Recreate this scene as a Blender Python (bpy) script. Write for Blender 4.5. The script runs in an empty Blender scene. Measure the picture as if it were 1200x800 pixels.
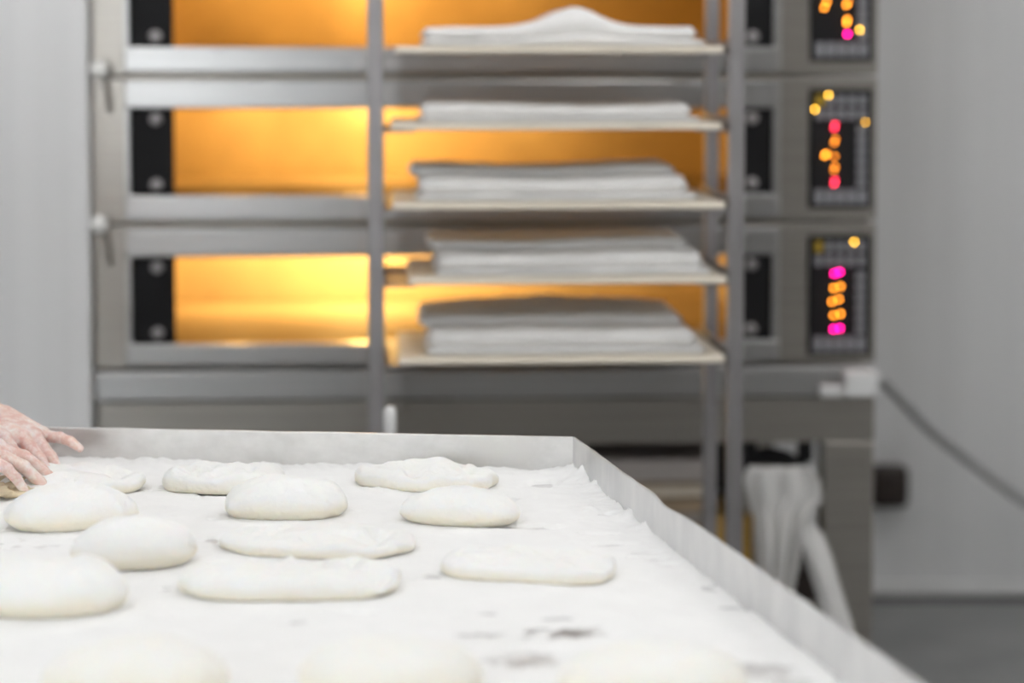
import bpy, bmesh, math, random
from mathutils import Vector, Matrix, noise

random.seed(7)
scene = bpy.context.scene
COL = scene.collection

# ------------------------------------------------------------------ camera
F, CX, CY, HOR = 2600.0, 600.0, 217.0, 70.0
PITCH = math.atan((CY - HOR) / F)
CAM = Vector((0, 0, 1.45))
cd = bpy.data.cameras.new('camera')
cam = bpy.data.objects.new('camera', cd)
COL.objects.link(cam)
cam.location = CAM
cam.rotation_euler = (math.pi / 2 - PITCH, 0, 0)
cd.sensor_width = 36.0
cd.lens = F / 1200 * 36.0
cd.shift_y = -(400 - CY) / 1200.0
cd.clip_start = 0.05
cd.dof.use_dof = True
cd.dof.focus_distance = 2.76
cd.dof.aperture_fstop = 2.25
scene.camera = cam

# ------------------------------------------------------------------ world, exposure
w = bpy.data.worlds.new('overcast_sky')
scene.world = w
w.use_nodes = True
w.node_tree.nodes['Background'].inputs[0].default_value = (0.97, 0.98, 1.0, 1)
w.node_tree.nodes['Background'].inputs[1].default_value = 3.4
vs = scene.view_settings
vs.view_transform = 'Standard'
vs.look = 'None'
vs.exposure = 1.12
vs.gamma = 1.0
vs.use_curve_mapping = False
scene.cycles.use_denoising = True
scene.cycles.max_bounces = 8
scene.cycles.sample_clamp_indirect = 6.0
LAMP = 13.0          # radiance of the ceiling tubes
OVEN_LAMP = (2.1, 3.0, 5.4)   # watts of the oven lamps, top to bottom deck

# ------------------------------------------------------------------ pixel helpers (1200x800 photo frame)
FW = Vector((0, math.cos(PITCH), -math.sin(PITCH)))
UP = Vector((0, math.sin(PITCH), math.cos(PITCH)))
def ray(px, py):
    return FW + Vector((1, 0, 0)) * ((px - CX) / F) + UP * ((CY - py) / F)
def on_z(px, py, z):
    d = ray(px, py); return CAM + d * ((z - CAM.z) / d.z)
def on_y(px, py, y):
    d = ray(px, py); return CAM + d * (y / d.y)

# ------------------------------------------------------------------ materials
def new_mat(name):
    m = bpy.data.materials.new(name); m.use_nodes = True
    return m, m.node_tree.nodes, m.node_tree.links, m.node_tree.nodes['Principled BSDF']
def mat(name, col, rough=0.5, metal=0.0, var=0.0, scale=8.0, bump=0.0, bscale=60.0, stretch=None, spec=None, sss=0.0):
    m, N, L, P = new_mat(name)
    P.inputs['Base Color'].default_value = (*col, 1)
    P.inputs['Roughness'].default_value = rough
    P.inputs['Metallic'].default_value = metal
    if spec is not None: P.inputs['Specular IOR Level'].default_value = spec
    if sss:
        P.inputs['Subsurface Weight'].default_value = sss
        P.inputs['Subsurface Radius'].default_value = (0.01, 0.005, 0.003)
        P.inputs['Subsurface Scale'].default_value = 0.5
    if var or bump:
        tc = N.new('ShaderNodeTexCoord'); mp = N.new('ShaderNodeMapping')
        if stretch: mp.inputs['Scale'].default_value = stretch
        L.new(tc.outputs['Object'], mp.inputs['Vector'])
    if var:
        nz = N.new('ShaderNodeTexNoise'); nz.inputs['Scale'].default_value = scale; nz.inputs['Detail'].default_value = 5
        L.new(mp.outputs[0], nz.inputs['Vector'])
        rp = N.new('ShaderNodeValToRGB')
        rp.color_ramp.elements[0].position = 0.3; rp.color_ramp.elements[1].position = 0.7
        rp.color_ramp.elements[0].color = (*[max(0, c * (1 - var)) for c in col], 1)
        rp.color_ramp.elements[1].color = (*[min(1, c * (1 + var)) for c in col], 1)
        L.new(nz.outputs['Fac'], rp.inputs[0]); L.new(rp.outputs[0], P.inputs['Base Color'])
    if bump:
        nb = N.new('ShaderNodeTexNoise'); nb.inputs['Scale'].default_value = bscale; nb.inputs['Detail'].default_value = 6
        L.new(mp.outputs[0], nb.inputs['Vector'])
        b = N.new('ShaderNodeBump'); b.inputs['Strength'].default_value = bump; b.inputs['Distance'].default_value = 0.002
        L.new(nb.outputs['Fac'], b.inputs['Height']); L.new(b.outputs[0], P.inputs['Normal'])
    return m
def emis(name, col, s):
    m, N, L, P = new_mat(name)
    P.inputs['Base Color'].default_value = (*[c * 0.5 for c in col], 1)
    P.inputs['Emission Color'].default_value = (*col, 1)
    P.inputs['Emission Strength'].default_value = s
    return m
def glass(name, tint, gloss):
    m, N, L, P = new_mat(name)
    N.remove(P)
    t = N.new('ShaderNodeBsdfTransparent'); t.inputs[0].default_value = (*tint, 1)
    g = N.new('ShaderNodeBsdfGlossy'); g.inputs['Roughness'].default_value = 0.05
    mx = N.new('ShaderNodeMixShader'); mx.inputs[0].default_value = gloss
    L.new(t.outputs[0], mx.inputs[1]); L.new(g.outputs[0], mx.inputs[2])
    L.new(mx.outputs[0], N['Material Output'].inputs[0])
    return m
def dusted(name, base, rough, lo, hi, scale, stretch=(1, 1, 1)):
    """bare steel with flour smears on it"""
    m, N, L, P = new_mat(name)
    P.inputs['Base Color'].default_value = (*base, 1); P.inputs['Roughness'].default_value = rough
    P.inputs['Metallic'].default_value = 1.0
    tc = N.new('ShaderNodeTexCoord'); mp = N.new('ShaderNodeMapping'); mp.inputs['Scale'].default_value = stretch
    L.new(tc.outputs['Object'], mp.inputs['Vector'])
    nz = N.new('ShaderNodeTexNoise'); nz.inputs['Scale'].default_value = scale; nz.inputs['Detail'].default_value = 8
    nz.inputs['Roughness'].default_value = 0.65
    L.new(mp.outputs[0], nz.inputs['Vector'])
    rp = N.new('ShaderNodeValToRGB')
    rp.color_ramp.elements[0].position = lo; rp.color_ramp.elements[1].position = hi
    L.new(nz.outputs['Fac'], rp.inputs[0])
    D = N.new('ShaderNodeBsdfDiffuse'); D.inputs[0].default_value = (0.86, 0.85, 0.84, 1)
    mx = N.new('ShaderNodeMixShader')
    L.new(rp.outputs[0], mx.inputs[0]); L.new(P.outputs[0], mx.inputs[1]); L.new(D.outputs[0], mx.inputs[2])
    L.new(mx.outputs[0], N['Material Output'].inputs[0])
    return m
def dough_mat(name, raw, seed, lo=-0.25, hi=0.40):
    """cream dough dusted with flour: flour lies on what faces up, broken by noise"""
    m, N, L, P = new_mat(name)
    P.inputs['Roughness'].default_value = 0.8; P.inputs['Specular IOR Level'].default_value = 0.15
    P.inputs['Subsurface Weight'].default_value = 0.25
    P.inputs['Subsurface Radius'].default_value = (0.012, 0.009, 0.006); P.inputs['Subsurface Scale'].default_value = 0.4
    geo = N.new('ShaderNodeNewGeometry'); sp = N.new('ShaderNodeSeparateXYZ'); L.new(geo.outputs['Normal'], sp.inputs[0])
    tc = N.new('ShaderNodeTexCoord'); mp = N.new('ShaderNodeMapping'); mp.inputs['Location'].default_value = (seed, seed * 2.3, 0)
    L.new(tc.outputs['Object'], mp.inputs['Vector'])
    nz = N.new('ShaderNodeTexNoise'); nz.inputs['Scale'].default_value = 30; nz.inputs['Detail'].default_value = 8
    L.new(mp.outputs[0], nz.inputs['Vector'])
    ma = N.new('ShaderNodeMath'); ma.operation = 'MULTIPLY_ADD'; ma.inputs[1].default_value = 0.7; ma.inputs[2].default_value = -0.35
    L.new(nz.outputs['Fac'], ma.inputs[0])
    ad = N.new('ShaderNodeMath'); ad.operation = 'ADD'; L.new(sp.outputs[2], ad.inputs[0]); L.new(ma.outputs[0], ad.inputs[1])
    mr = N.new('ShaderNodeMapRange'); mr.inputs[1].default_value = lo; mr.inputs[2].default_value = hi
    L.new(ad.outputs[0], mr.inputs[0])
    mx = N.new('ShaderNodeMix'); mx.data_type = 'RGBA'
    mx.inputs[6].default_value = (*raw, 1); mx.inputs[7].default_value = (0.88, 0.88, 0.87, 1)
    L.new(mr.outputs[0], mx.inputs[0]); L.new(mx.outputs[2], P.inputs['Base Color'])
    nb = N.new('ShaderNodeTexNoise'); nb.inputs['Scale'].default_value = 90; nb.inputs['Detail'].default_value = 6
    L.new(mp.outputs[0], nb.inputs['Vector'])
    b = N.new('ShaderNodeBump'); b.inputs['Strength'].default_value = 0.7; b.inputs['Distance'].default_value = 0.004
    L.new(nb.outputs['Fac'], b.inputs['Height']); L.new(b.outputs[0], P.inputs['Normal'])
    return m

M = {}
M['wall'] = mat('white_wall_panel', (0.82, 0.82, 0.83), 0.45, var=0.03, scale=1.2, bump=0.15, bscale=5, stretch=(18, 18, 0.15))
M['wall_side'] = mat('white_wall_paint', (0.8, 0.8, 0.8), 0.6, var=0.03, scale=1.0)
M['wall_warm'] = mat('taupe_wall_paint', (0.11, 0.092, 0.072), 0.7, var=0.1, scale=1.0)
M['floor'] = mat('grey_resin_floor', (0.27, 0.275, 0.275), 0.35, var=0.15, scale=5, bump=0.1, bscale=40)
M['ceil'] = mat('white_ceiling', (0.8, 0.8, 0.8), 0.8, var=0.02)
M['seal'] = mat('dark_floor_seal', (0.10, 0.10, 0.10), 0.6, var=0.1)
M['skirt'] = mat('pale_skirting', (0.88, 0.88, 0.88), 0.5, var=0.03)
M['steel'] = mat('brushed_steel', (0.46, 0.455, 0.455), 0.30, 1.0, var=0.07, scale=3, bump=0.05, bscale=8, stretch=(0.5, 6, 40))
M['steel_d'] = mat('dull_steel', (0.38, 0.355, 0.325), 0.32, 1.0, var=0.1, scale=3, bump=0.05, bscale=8, stretch=(0.5, 6, 40))
M['rack'] = mat('rack_steel', (0.33, 0.315, 0.32), 0.5, 1.0, var=0.08, scale=6)
M['tabletop'] = dusted('floured_steel_top', (0.55, 0.55, 0.56), 0.35, 0.35, 0.75, 14)
M['rail_far'] = dusted('floured_steel_rail', (0.60, 0.59, 0.58), 0.38, 0.46, 0.95, 9, (1, 1, 1.6))
M['rail_right'] = dusted('floured_steel_side_rail', (0.62, 0.62, 0.63), 0.38, 0.36, 0.90, 7, (2, 2, 0.8))
M['flour'] = mat('white_flour', (0.87, 0.87, 0.87), 0.95, var=0.015, scale=25, bump=0.25, bscale=160, spec=0.1)
M['black'] = mat('black_enamel', (0.012, 0.012, 0.013), 0.55, var=0.1, spec=.15)
M['panel'] = mat('black_control_foil', (0.014, 0.014, 0.015), 0.55, var=0.1, spec=.15)
M['button'] = mat('grey_key', (0.23, 0.23, 0.25), 0.5, var=0.1, scale=30)
M['button_y'] = mat('yellow_key', (0.42, 0.27, 0.01), 0.5, var=0.1, scale=30)
M['chamber'] = mat('heat_tinted_lining', (0.72, 0.61, 0.45), 0.45, 0.2, var=0.2, scale=4, bump=0.1, bscale=6)
M['stone'] = mat('oven_stone', (0.46, 0.37, 0.26), 0.7, 0.0, var=0.15, scale=3, stretch=(0.6, 3, 3), spec=.2)
M['pane'] = glass('oven_glass', (0.97, 0.79, 0.48), 0.0015)
M['winglass'] = glass('window_glass', (0.95, 0.97, 0.97), 0.05)
M['knob'] = mat('white_knob', (0.9, 0.9, 0.88), 0.25, var=0.03)
M['wood'] = mat('pale_wooden_board', (0.78, 0.71, 0.60), 0.6, var=0.12, scale=6, stretch=(1, 8, 8))
M['wood_d'] = mat('brown_wooden_board', (0.36, 0.27, 0.18), 0.6, var=0.15, scale=6, stretch=(1, 8, 8))
M['wood_g'] = mat('greyed_wooden_board', (0.42, 0.38, 0.36), 0.6, var=0.12, scale=6, stretch=(1, 8, 8))
M['cloth'] = mat('white_linen', (0.80, 0.79, 0.78), 0.9, var=0.04, scale=20, bump=0.3, bscale=300)
M['linen_w'] = mat('white_drape', (0.74, 0.73, 0.72), 0.7, var=0.05, scale=8, bump=0.2, bscale=100)
M['orange'] = mat('ochre_plastic', (0.45, 0.27, 0.06), 0.5, var=0.1)
M['dark'] = mat('dark_brown_plastic', (0.035, 0.024, 0.02), 0.45, var=0.1)
M['cable'] = mat('grey_cable', (0.42, 0.42, 0.42), 0.5, var=0.05)
M['whiteplastic'] = mat('white_plastic', (0.72, 0.72, 0.72), 0.4, var=0.03)
M['rubber'] = mat('black_rubber', (0.03, 0.03, 0.03), 0.7, var=0.1)
M['tube'] = emis('lamp_diffuser', (1.0, 0.985, 0.96), LAMP)
M['bulb'] = emis('oven_bulb', (1.0, 0.7, 0.35), 8)
M['led_o'] = emis('amber_led', (1.0, 0.30, 0.02), 6)
M['led_o2'] = emis('dim_amber_led', (1.0, 0.28, 0.02), 3)
M['led_r'] = emis('red_led', (1.0, 0.03, 0.075), 5)
M['led_p'] = emis('pink_red_led', (1.0, 0.005, 0.22), 11)
M['led_y'] = emis('yellow_led', (1.0, 0.52, 0.04), 10)
M['led_y2'] = emis('dim_yellow_led', (1.0, 0.5, 0.04), 5)

# ------------------------------------------------------------------ mesh helpers
def b_box(bm, lo, hi, bev=0.0, seg=2):
    r = bmesh.ops.create_cube(bm, size=1.0)
    vs_ = r['verts']
    for v in vs_:
        v.co = Vector((lo[k] + (v.co[k] + 0.5) * (hi[k] - lo[k]) for k in range(3)))
    if bev:
        es = list({e for v in vs_ for e in v.link_edges})
        bmesh.ops.bevel(bm, geom=es, offset=bev, segments=seg, affect='EDGES', profile=0.5)
def b_tube(bm, pts, rad, n=10, cap=True):
    pts = [Vector(p) for p in pts]
    rings = []
    prev = None
    for i, p in enumerate(pts):
        t = (pts[min(i + 1, len(pts) - 1)] - pts[max(i - 1, 0)]).normalized()
        ref = Vector((0, 0, 1)) if abs(t.z) < 0.9 else Vector((1, 0, 0))
        a = t.cross(ref).normalized() if prev is None else (prev - t * prev.dot(t)).normalized()
        prev = a
        b = t.cross(a)
        r = rad[i] if isinstance(rad, (list, tuple)) else rad
        rings.append([bm.verts.new(p + (a * math.cos(2 * math.pi * k / n) + b * math.sin(2 * math.pi * k / n)) * r) for k in range(n)])
    for i in range(len(rings) - 1):
        for k in range(n):
            bm.faces.new((rings[i][k], rings[i][(k + 1) % n], rings[i + 1][(k + 1) % n], rings[i + 1][k]))
    if cap:
        bm.faces.new(rings[0][::-1]); bm.faces.new(rings[-1])
def b_sphere(bm, c, r, sc=(1, 1, 1), u=14, v=9, rot=None):
    mt = Matrix.Translation(c) @ (rot or Matrix()) @ Matrix.Diagonal((*[r * s for s in sc], 1))
    bmesh.ops.create_uvsphere(bm, u_segments=u, v_segments=v, radius=1.0, matrix=mt)
def link(name, bm, m, parent=None, smooth=False, loc=None):
    bmesh.ops.recalc_face_normals(bm, faces=bm.faces[:])
    me = bpy.data.meshes.new(name); bm.to_mesh(me); bm.free()
    me.materials.append(M[m] if isinstance(m, str) else m)
    if smooth:
        for p in me.polygons: p.use_smooth = True
    o = bpy.data.objects.new(name, me); COL.objects.link(o)
    if parent: o.parent = parent
    if loc is not None: o.location = loc
    return o
def box(name, lo, hi, m, parent=None, bev=0.0, seg=2):
    bm = bmesh.new(); b_box(bm, lo, hi, bev, seg); return link(name, bm, m, parent)
def rel_box(name, lo, hi, m, parent=None, bev=0.0):
    """box whose origin is its own centre"""
    c = [(a + b) / 2 for a, b in zip(lo, hi)]
    bm = bmesh.new(); b_box(bm, [a - k for a, k in zip(lo, c)], [b - k for b, k in zip(hi, c)], bev)
    return link(name, bm, m, parent, loc=c)
def tag(o, label, cat, group=None):
    o['label'] = label; o['category'] = cat
    if group: o['group'] = group
    return o
def thing(name, label, cat, loc=(0, 0, 0), rz=0.0, group=None):
    o = bpy.data.objects.new(name, None); COL.objects.link(o)
    o.empty_display_size = 0.05
    o.location = loc; o.rotation_euler = (0, 0, rz)
    return tag(o, label, cat, group)
def struct(o):
    o['kind'] = 'structure'; return o
def plabel(o, t):
    o['label'] = t; return o

# ------------------------------------------------------------------ oven frame of reference
KY = 0.056
YAW = math.atan(KY)
OY0 = 4.55
OX = -0.853
ORG = Vector((OX, OY0 + KY * OX, 0))
UX = Vector((math.cos(YAW), math.sin(YAW), 0)); UY = Vector((-math.sin(YAW), math.cos(YAW), 0))
def uz(px, py, v=0.0):
    """photo pixel -> (u, z) on the oven's front plane shifted v inwards"""
    d = ray(px, py); o = ORG + UY * v
    t = (o - CAM).dot(UY) / d.dot(UY)
    p = CAM + d * t
    return (p - ORG).dot(UX), p.z
def U(px, py=250, v=0.0): return uz(px, py, v)[0]
def Z(py, px=300, v=0.0): return uz(px, py, v)[1]

# ------------------------------------------------------------------ the room
XL, XR, YB, YF, ZC = -3.0, 2.5, 5.95, -2.2, 3.0
struct(box('floor', (XL - .1, YF - .1, -0.1), (XR + .1, YB + .3, 0.0), 'floor'))
struct(box('ceiling', (XL - .1, YF - .1, ZC), (XR + .1, YB + .3, ZC + .1), 'ceil'))
struct(box('wall_back', (XL, YB, 0.0), (XR, YB + 0.12, ZC), 'wall'))
struct(box('wall_right', (XR, YF, 0.0), (XR + 0.1, YB, ZC), 'wall_side'))
struct(box('wall_left', (XL - 0.1, YF, 0.0), (XL, YB, ZC), 'wall_side'))
struct(box('wall_partition', (XL, 4.46, 0.0), (-0.8535, 4.50, ZC), 'wall'))
# wall behind the camera with a wide window
bm = bmesh.new()
WX0, WX1, WZ0, WZ1 = -2.92, -0.92, 0.45, 2.65
for lo, hi in (((XL, YF - .1, 0), (WX0, YF, ZC)), ((WX1, YF - .1, 0), (XR, YF, ZC)),
               ((WX0, YF - .1, 0), (WX1, YF, WZ0)), ((WX0, YF - .1, WZ1), (WX1, YF, ZC))):
    b_box(bm, lo, hi)
struct(link('wall_rear', bm, 'wall_warm'))
bm = bmesh.new()
for lo, hi in (((WX0, YF - .08, WZ0), (WX0 + .05, YF - .02, WZ1)), ((WX1 - .05, YF - .08, WZ0), (WX1, YF - .02, WZ1)),
               ((WX0, YF - .08, WZ0), (WX1, YF - .02, WZ0 + .05)), ((WX0, YF - .08, WZ1 - .05), (WX1, YF - .02, WZ1)),
               (((WX0 + WX1) / 2 - .03, YF - .08, WZ0), ((WX0 + WX1) / 2 + .03, YF - .02, WZ1))):
    b_box(bm, lo, hi, 0.004)
win = struct(link('window_1', bm, 'whiteplastic'))
for x0, x1 in ((WX0 + .05, (WX0 + WX1) / 2 - .03), ((WX0 + WX1) / 2 + .03, WX1 - .05)):
    box('pane', (x0, YF - .055, WZ0 + .05), (x1, YF - .049, WZ1 - .05), 'winglass', win)
bm = bmesh.new(); b_box(bm, (0.70, YB - 0.014, 0.0), (XR, YB, 0.04), 0.004)
struct(link('baseboard_back', bm, 'skirt'))
bm = bmesh.new(); b_box(bm, (0.70, YB - 0.085, 0.0), (XR, YB - 0.0145, 0.004), 0.001)
struct(link('trim_1', bm, 'seal'))

# unseen ceiling lamps: batten fittings running away from the camera
def unseen_ceiling_light(x, y, ln, label, along_y=True):
    t = thing('unseen_ceiling_light', label, 'ceiling light', (x, y, ZC), 0 if along_y else math.pi / 2, 'batten lights on the ceiling')
    box('housing', (-0.05, -ln / 2, -0.045), (0.05, ln / 2, 0.0), 'whiteplastic', t, 0.004)
    bm = bmesh.new(); b_tube(bm, [(0, -ln / 2 + .02, -0.065), (0, ln / 2 - .02, -0.065)], 0.022, 12)
    link('tube', bm, 'tube', t, True)
for x, y in ((0.52, 3.3), (0.52, 1.2), (-0.95, 3.3), (-0.95, 1.2), (-0.95, -0.9), (1.85, 1.6), (1.75, 3.9)):  # the last one is an added fill lamp that brightens the back wall
    unseen_ceiling_light(x, y, 1.5, 'unseen white batten light with a bare glowing tube on the ceiling')

# ------------------------------------------------------------------ deck oven
oven = thing('deck_oven', 'three-deck stainless steel bakery oven with glowing windows and black control panels', 'oven', ORG, YAW)
u0, u1 = 0.0, U(1027)
zg = [Z(-84), Z(90), Z(262.5), Z(431.5)]        # joints between the decks, top to bottom
DEPTH = 1.25
ub0, ub1, ua0, ua1 = U(154), U(904), U(205), U(856)
ud0, ud1 = U(148), U(912)
wins = [(-46, 55), (127, 228), (300, 401)]      # window top / bottom rows in the photo
panels = [(-68, 72), (104, 244), (275, 416)]
leds = {
 0: [(965, 9, 'o'), (968, 2, 'o'), (991, 6, 'o'), (993, 2, 'o2'), (992, 23, 'o'), (991, 27, 'o'), (992, 40, 'p'), (1006.5, 35, 'y')],
 1: [(970, 111.5, 'y'), (954, 128, 'y'), (1013, 143, 'y2'), (977.5, 146, 'r'), (976.5, 150, 'r'), (978, 163, 'o2'), (976.5, 167, 'o2'),
     (965.5, 182, 'o'), (967.5, 180, 'o'), (977, 183, 'o2'), (977.5, 195, 'o2'), (976.5, 199, 'o2'), (977.5, 211, 'r'), (976.5, 215, 'r')],
 2: [(1000, 283, 'y'), (977, 320, 'p'), (983, 318, 'p'), (976, 337, 'o'), (984, 335, 'o'), (974, 353, 'o'), (982, 350, 'o'), (976, 369, 'o'),
     (984, 367, 'o'), (976, 385, 'p'), (983, 384, 'p')],
}
for i in range(3):
    zt, zb = zg[i] - 0.003, zg[i + 1] + 0.003
    wt, wb = Z(wins[i][0]), Z(wins[i][1])
    # housing: front face round the opening plus side, top, bottom and back skins
    bm = bmesh.new()
    b_box(bm, (u0, 0, zb), (ub0 - .004, 0.03, zt), 0.003)
    b_box(bm, (ub1 + .004, 0, zb), (u1, 0.03, zt), 0.003)
    b_box(bm, (ub0 - .004, 0.004, zb), (ub1 + .004, 0.03, wb - .01))
    b_box(bm, (ub0 - .004, 0.004, wt + .01), (ub1 + .004, 0.03, zt))
    b_box(bm, (u0 + .002, 0.03, zb), (u0 + .012, DEPTH, zt)); b_box(bm, (u1 - .012, 0.03, zb), (u1 - .002, DEPTH, zt))
    b_box(bm, (u0 + .012, DEPTH - .01, zb), (u1 - .012, DEPTH, zt))
    b_box(bm, (u0 + .012, 0.03, zb), (u1 - .012, DEPTH - .01, zb + .01)); b_box(bm, (u0 + .012, 0.03, zt - .01), (u1 - .012, DEPTH - .01, zt))
    link('housing', bm, 'steel_d', oven)
    # baking chamber (open to the front) and its stone floor
    bm = bmesh.new()
    c0, c1, cb, ct, cy = ub0 - .02, ub1 + .02, wb - .005, wt + .055, 0.88
    for lo, hi in (((c0 - .01, .03, cb), (c0, cy, ct)), ((c1, .03, cb), (c1 + .01, cy, ct)), ((c0, cy, cb), (c1, cy + .01, ct)), ((c0, .03, ct), (c1, cy, ct + .01))):
        b_box(bm, lo, hi)
    ch = link('baking_chamber', bm, 'chamber', oven)
    box('stone_floor', (c0, .03, cb - .012), (c1, cy, cb), 'stone', ch)
    # lamps of the chamber: bulbs on the ceiling towards the back
    for lpx, share in ((420, .66), (250, .16), (640, .18)):
        lx = U(lpx)
        bm = bmesh.new(); b_sphere(bm, (lx, 0.70, ct - .015), 0.013); link('bulb', bm, 'bulb', ch, True)
        ld = bpy.data.lights.new('oven_lamp', 'POINT'); ld.energy = OVEN_LAMP[i] * share
        ld.color = ((1.0, 0.77, 0.48), (1.0, 0.84, 0.60), (1.0, 0.92, 0.78))[i]
        ld.shadow_soft_size = 0.035
        lo_ = bpy.data.objects.new('oven_lamp', ld); COL.objects.link(lo_); lo_.parent = ch; lo_.location = (lx, 0.66, ct - .04)
    # door: two heavy rails, narrow stiles, black side strips, glass, screws
    bm = bmesh.new()
    rt = zt - 0.004
    b_box(bm, (ud0, -0.022, wt), (ud1, 0.0, rt), 0.004)
    b_box(bm, (ud0, -0.022, zb + .006), (ud1, 0.0, wb), 0.004)
    b_box(bm, (ud0, -0.018, wb), (ub0, 0.0, wt), 0.002); b_box(bm, (ub1, -0.018, wb), (ud1, 0.0, wt), 0.002)
    door = link('door', bm, 'steel', oven)
    plabel(box('side_strip', (ub0, -0.008, wb), (ua0, 0.0, wt), 'black', door), 'black enamelled strip')
    plabel(box('side_strip', (ua1, -0.008, wb), (ub1, 0.0, wt), 'black', door), 'black enamelled strip')
    box('glass_pane', (ua0, -0.006, wb), (ua1, -0.001, wt), 'pane', door)
    for uu in ((ub0 + ua0) / 2 + .008, (ua1 + ub1) / 2):
        for zz in (wb + .021, wt - .021):
            bm = bmesh.new(); b_tube(bm, [(uu, -.008, zz), (uu, -.013, zz), (uu, -.015, zz)], [.013, .013, .009], 14); link('screw', bm, 'rack', door)
    # knob and lever that open the damper
    kz = zg[i] - (Z(83) - zg[1]) * -1 if False else zg[i] + 0.012
    if i > 0:
        ku, kz = uz(119, 82 if i == 1 else 262)
        bm = bmesh.new()
        b_box(bm, (ku + .008, -0.006, kz - .085), (ku + .020, 0.0, kz - .03), 0.003)
        b_tube(bm, [(ku, 0, kz), (ku, -.03, kz)], .007, 10)
        b_tube(bm, [(ku + .004, -.012, kz - .005), (ku + .014, -.012, kz - .05), (ku + .016, -.012, kz - .085)], .006, 8)
        lv = link('damper_lever', bm, 'steel_d', oven)
        bm = bmesh.new(); b_sphere(bm, (ku, -.036, kz), .020); plabel(link('knob', bm, 'knob', lv, True), 'white ball knob')
    # control panel
    pt, pb = Z(panels[i][0], 985), Z(panels[i][1], 985)
    p0, p1 = U(947), U(1021)
    pan = plabel(box('control_panel', (p0, -0.006, pb), (p1, 0.0, pt), 'panel', oven, 0.003), 'black control panel with grey keys and lit digits')
    pw, ph = p1 - p0, pt - pb
    keys = []
    for r in range(2):
        for c in range(5): keys.append((0.16 + c * 0.17, 0.905 - r * 0.115, .058, .045))
    for r in range(6): keys.append((0.83, 0.66 - r * 0.088, .075, .033))
    for c in range(5): keys.append((0.155 + c * 0.172, 0.10, .07, .06))
    for n, (a, b, hw, hh) in enumerate(keys):
        cu, cz = p0 + a * pw, pb + b * ph
        mm = 'button_y' if (n == 0) else 'button'
        rel_box('button', (cu - hw * pw, -.0085, cz - hh * ph), (cu + hw * pw, -.0055, cz + hh * ph), mm, pan, .0008)
    for (lx_, ly_, k) in leds[i]:
        cu, cz = uz(lx_, ly_)
        bm = bmesh.new(); b_sphere(bm, (0, 0, 0), 0.0034 if k[0] != 'y' else 0.0026, u=10, v=6)
        link('indicator_light', bm, 'led_' + k, pan, True, loc=(cu, -.009, cz))
# steam hood on top
bm = bmesh.new()
b_box(bm, (u0, -0.10, zg[0]), (u1, DEPTH + 0.14, 2.36), 0.006); link('steam_hood', bm, 'steel_d', oven)
# base: bright trim rail, apron panel, stand
bm = bmesh.new(); zt1, zt2, zt3 = zg[3], Z(468), Z(524)
b_box(bm, (u0 + .002, -0.012, zt2), (u1 - .01, DEPTH, zt1 - .004), 0.004); link('base_rail', bm, 'steel', oven)
box('base_panel', (u0 + .004, 0.0, zt3), (u1, DEPTH, zt2 - .003), 'steel_d', oven, 0.003)
lw = U(1027) - U(967)
for a, b in ((u0 + .015, u0 + .06), (u1 - lw, u1)):
    for v0 in (0.0, DEPTH - .06):
        box('stand_leg', (a, v0, 0.0), (b, v0 + .06, zt3), 'steel_d', oven, 0.004)
for lo, hi in (((u0 + .06, .02, .28), (u1 - lw, DEPTH - .02, .31)),):
    box('stand_shelf', lo, hi, 'steel_d', oven, 0.003)
box('stand_back', (u0 + .06, DEPTH - .02, .31), (u1 - lw, DEPTH - .01, zt3), 'black', oven)
# white terminal box with cable
a, zt_ = uz(986, 432); b, zb_ = uz(1023, 461)
tb = thing('terminal_box', 'white terminal box on the oven front below the control panels', 'electrical box', ORG + UX * ((a + b) / 2) + Vector((0, 0, zb_)), YAW)
hw = (b - a) / 2
box('case', (-hw, -0.047, 0), (hw, -0.0125, zt_ - zb_), 'whiteplastic', tb, 0.005)
cu, cz = uz(966, 456)
du = cu - (a + b) / 2
bm = bmesh.new(); b_box(bm, (du - .014, -.032, cz - zb_ - .012), (-hw + .004, -.0125, cz - zb_ + .012), .004); link('plug', bm, 'whiteplastic', tb)
pts = []
P0 = ORG + UX * (u1 - .004) + UY * (-0.028) + Vector((0, 0, Z(446, 1020)))
P1 = on_y(1110, 521, 5.3); P2 = on_y(1205, 590, 5.75); P3 = on_y(1300, 640, 5.88); P4 = on_y(1340, 640, 5.918)
ctrl = [P0, on_y(1030, 443, 4.64), on_y(1062, 475, 4.95), P1, P2, P3, P4]
def catmull(c, n=10):
    out = []
    c = [c[0] * 2 - c[1]] + c + [c[-1] * 2 - c[-2]]
    for i in range(1, len(c) - 2):
        for k in range(n):
            t = k / n
            out.append(0.5 * ((2 * c[i]) + (c[i + 1] - c[i - 1]) * t + (2 * c[i - 1] - 5 * c[i] + 4 * c[i + 1] - c[i + 2]) * t * t + (3 * c[i] - c[i - 1] - 3 * c[i + 1] + c[i + 2]) * t ** 3))
    out.append(c[-2]); return out
bm = bmesh.new(); b_tube(bm, catmull(ctrl), 0.0125, 10)
tag(link('power_cable', bm, 'cable', None, True), 'thick grey cable hanging in front of the white wall from the oven', 'cable')
so = thing('wall_socket', 'pale wall socket where the grey cable ends', 'socket', (P4.x, YB, P4.z))
box('plate', (-.05, -.012, -.05), (.05, 0, .05), 'whiteplastic', so, .004)
bm = bmesh.new(); b_tube(bm, [(0, -.012, 0), (0, -.03, 0)], .024, 14); link('socket_ring', bm, 'whiteplastic', so)
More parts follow.
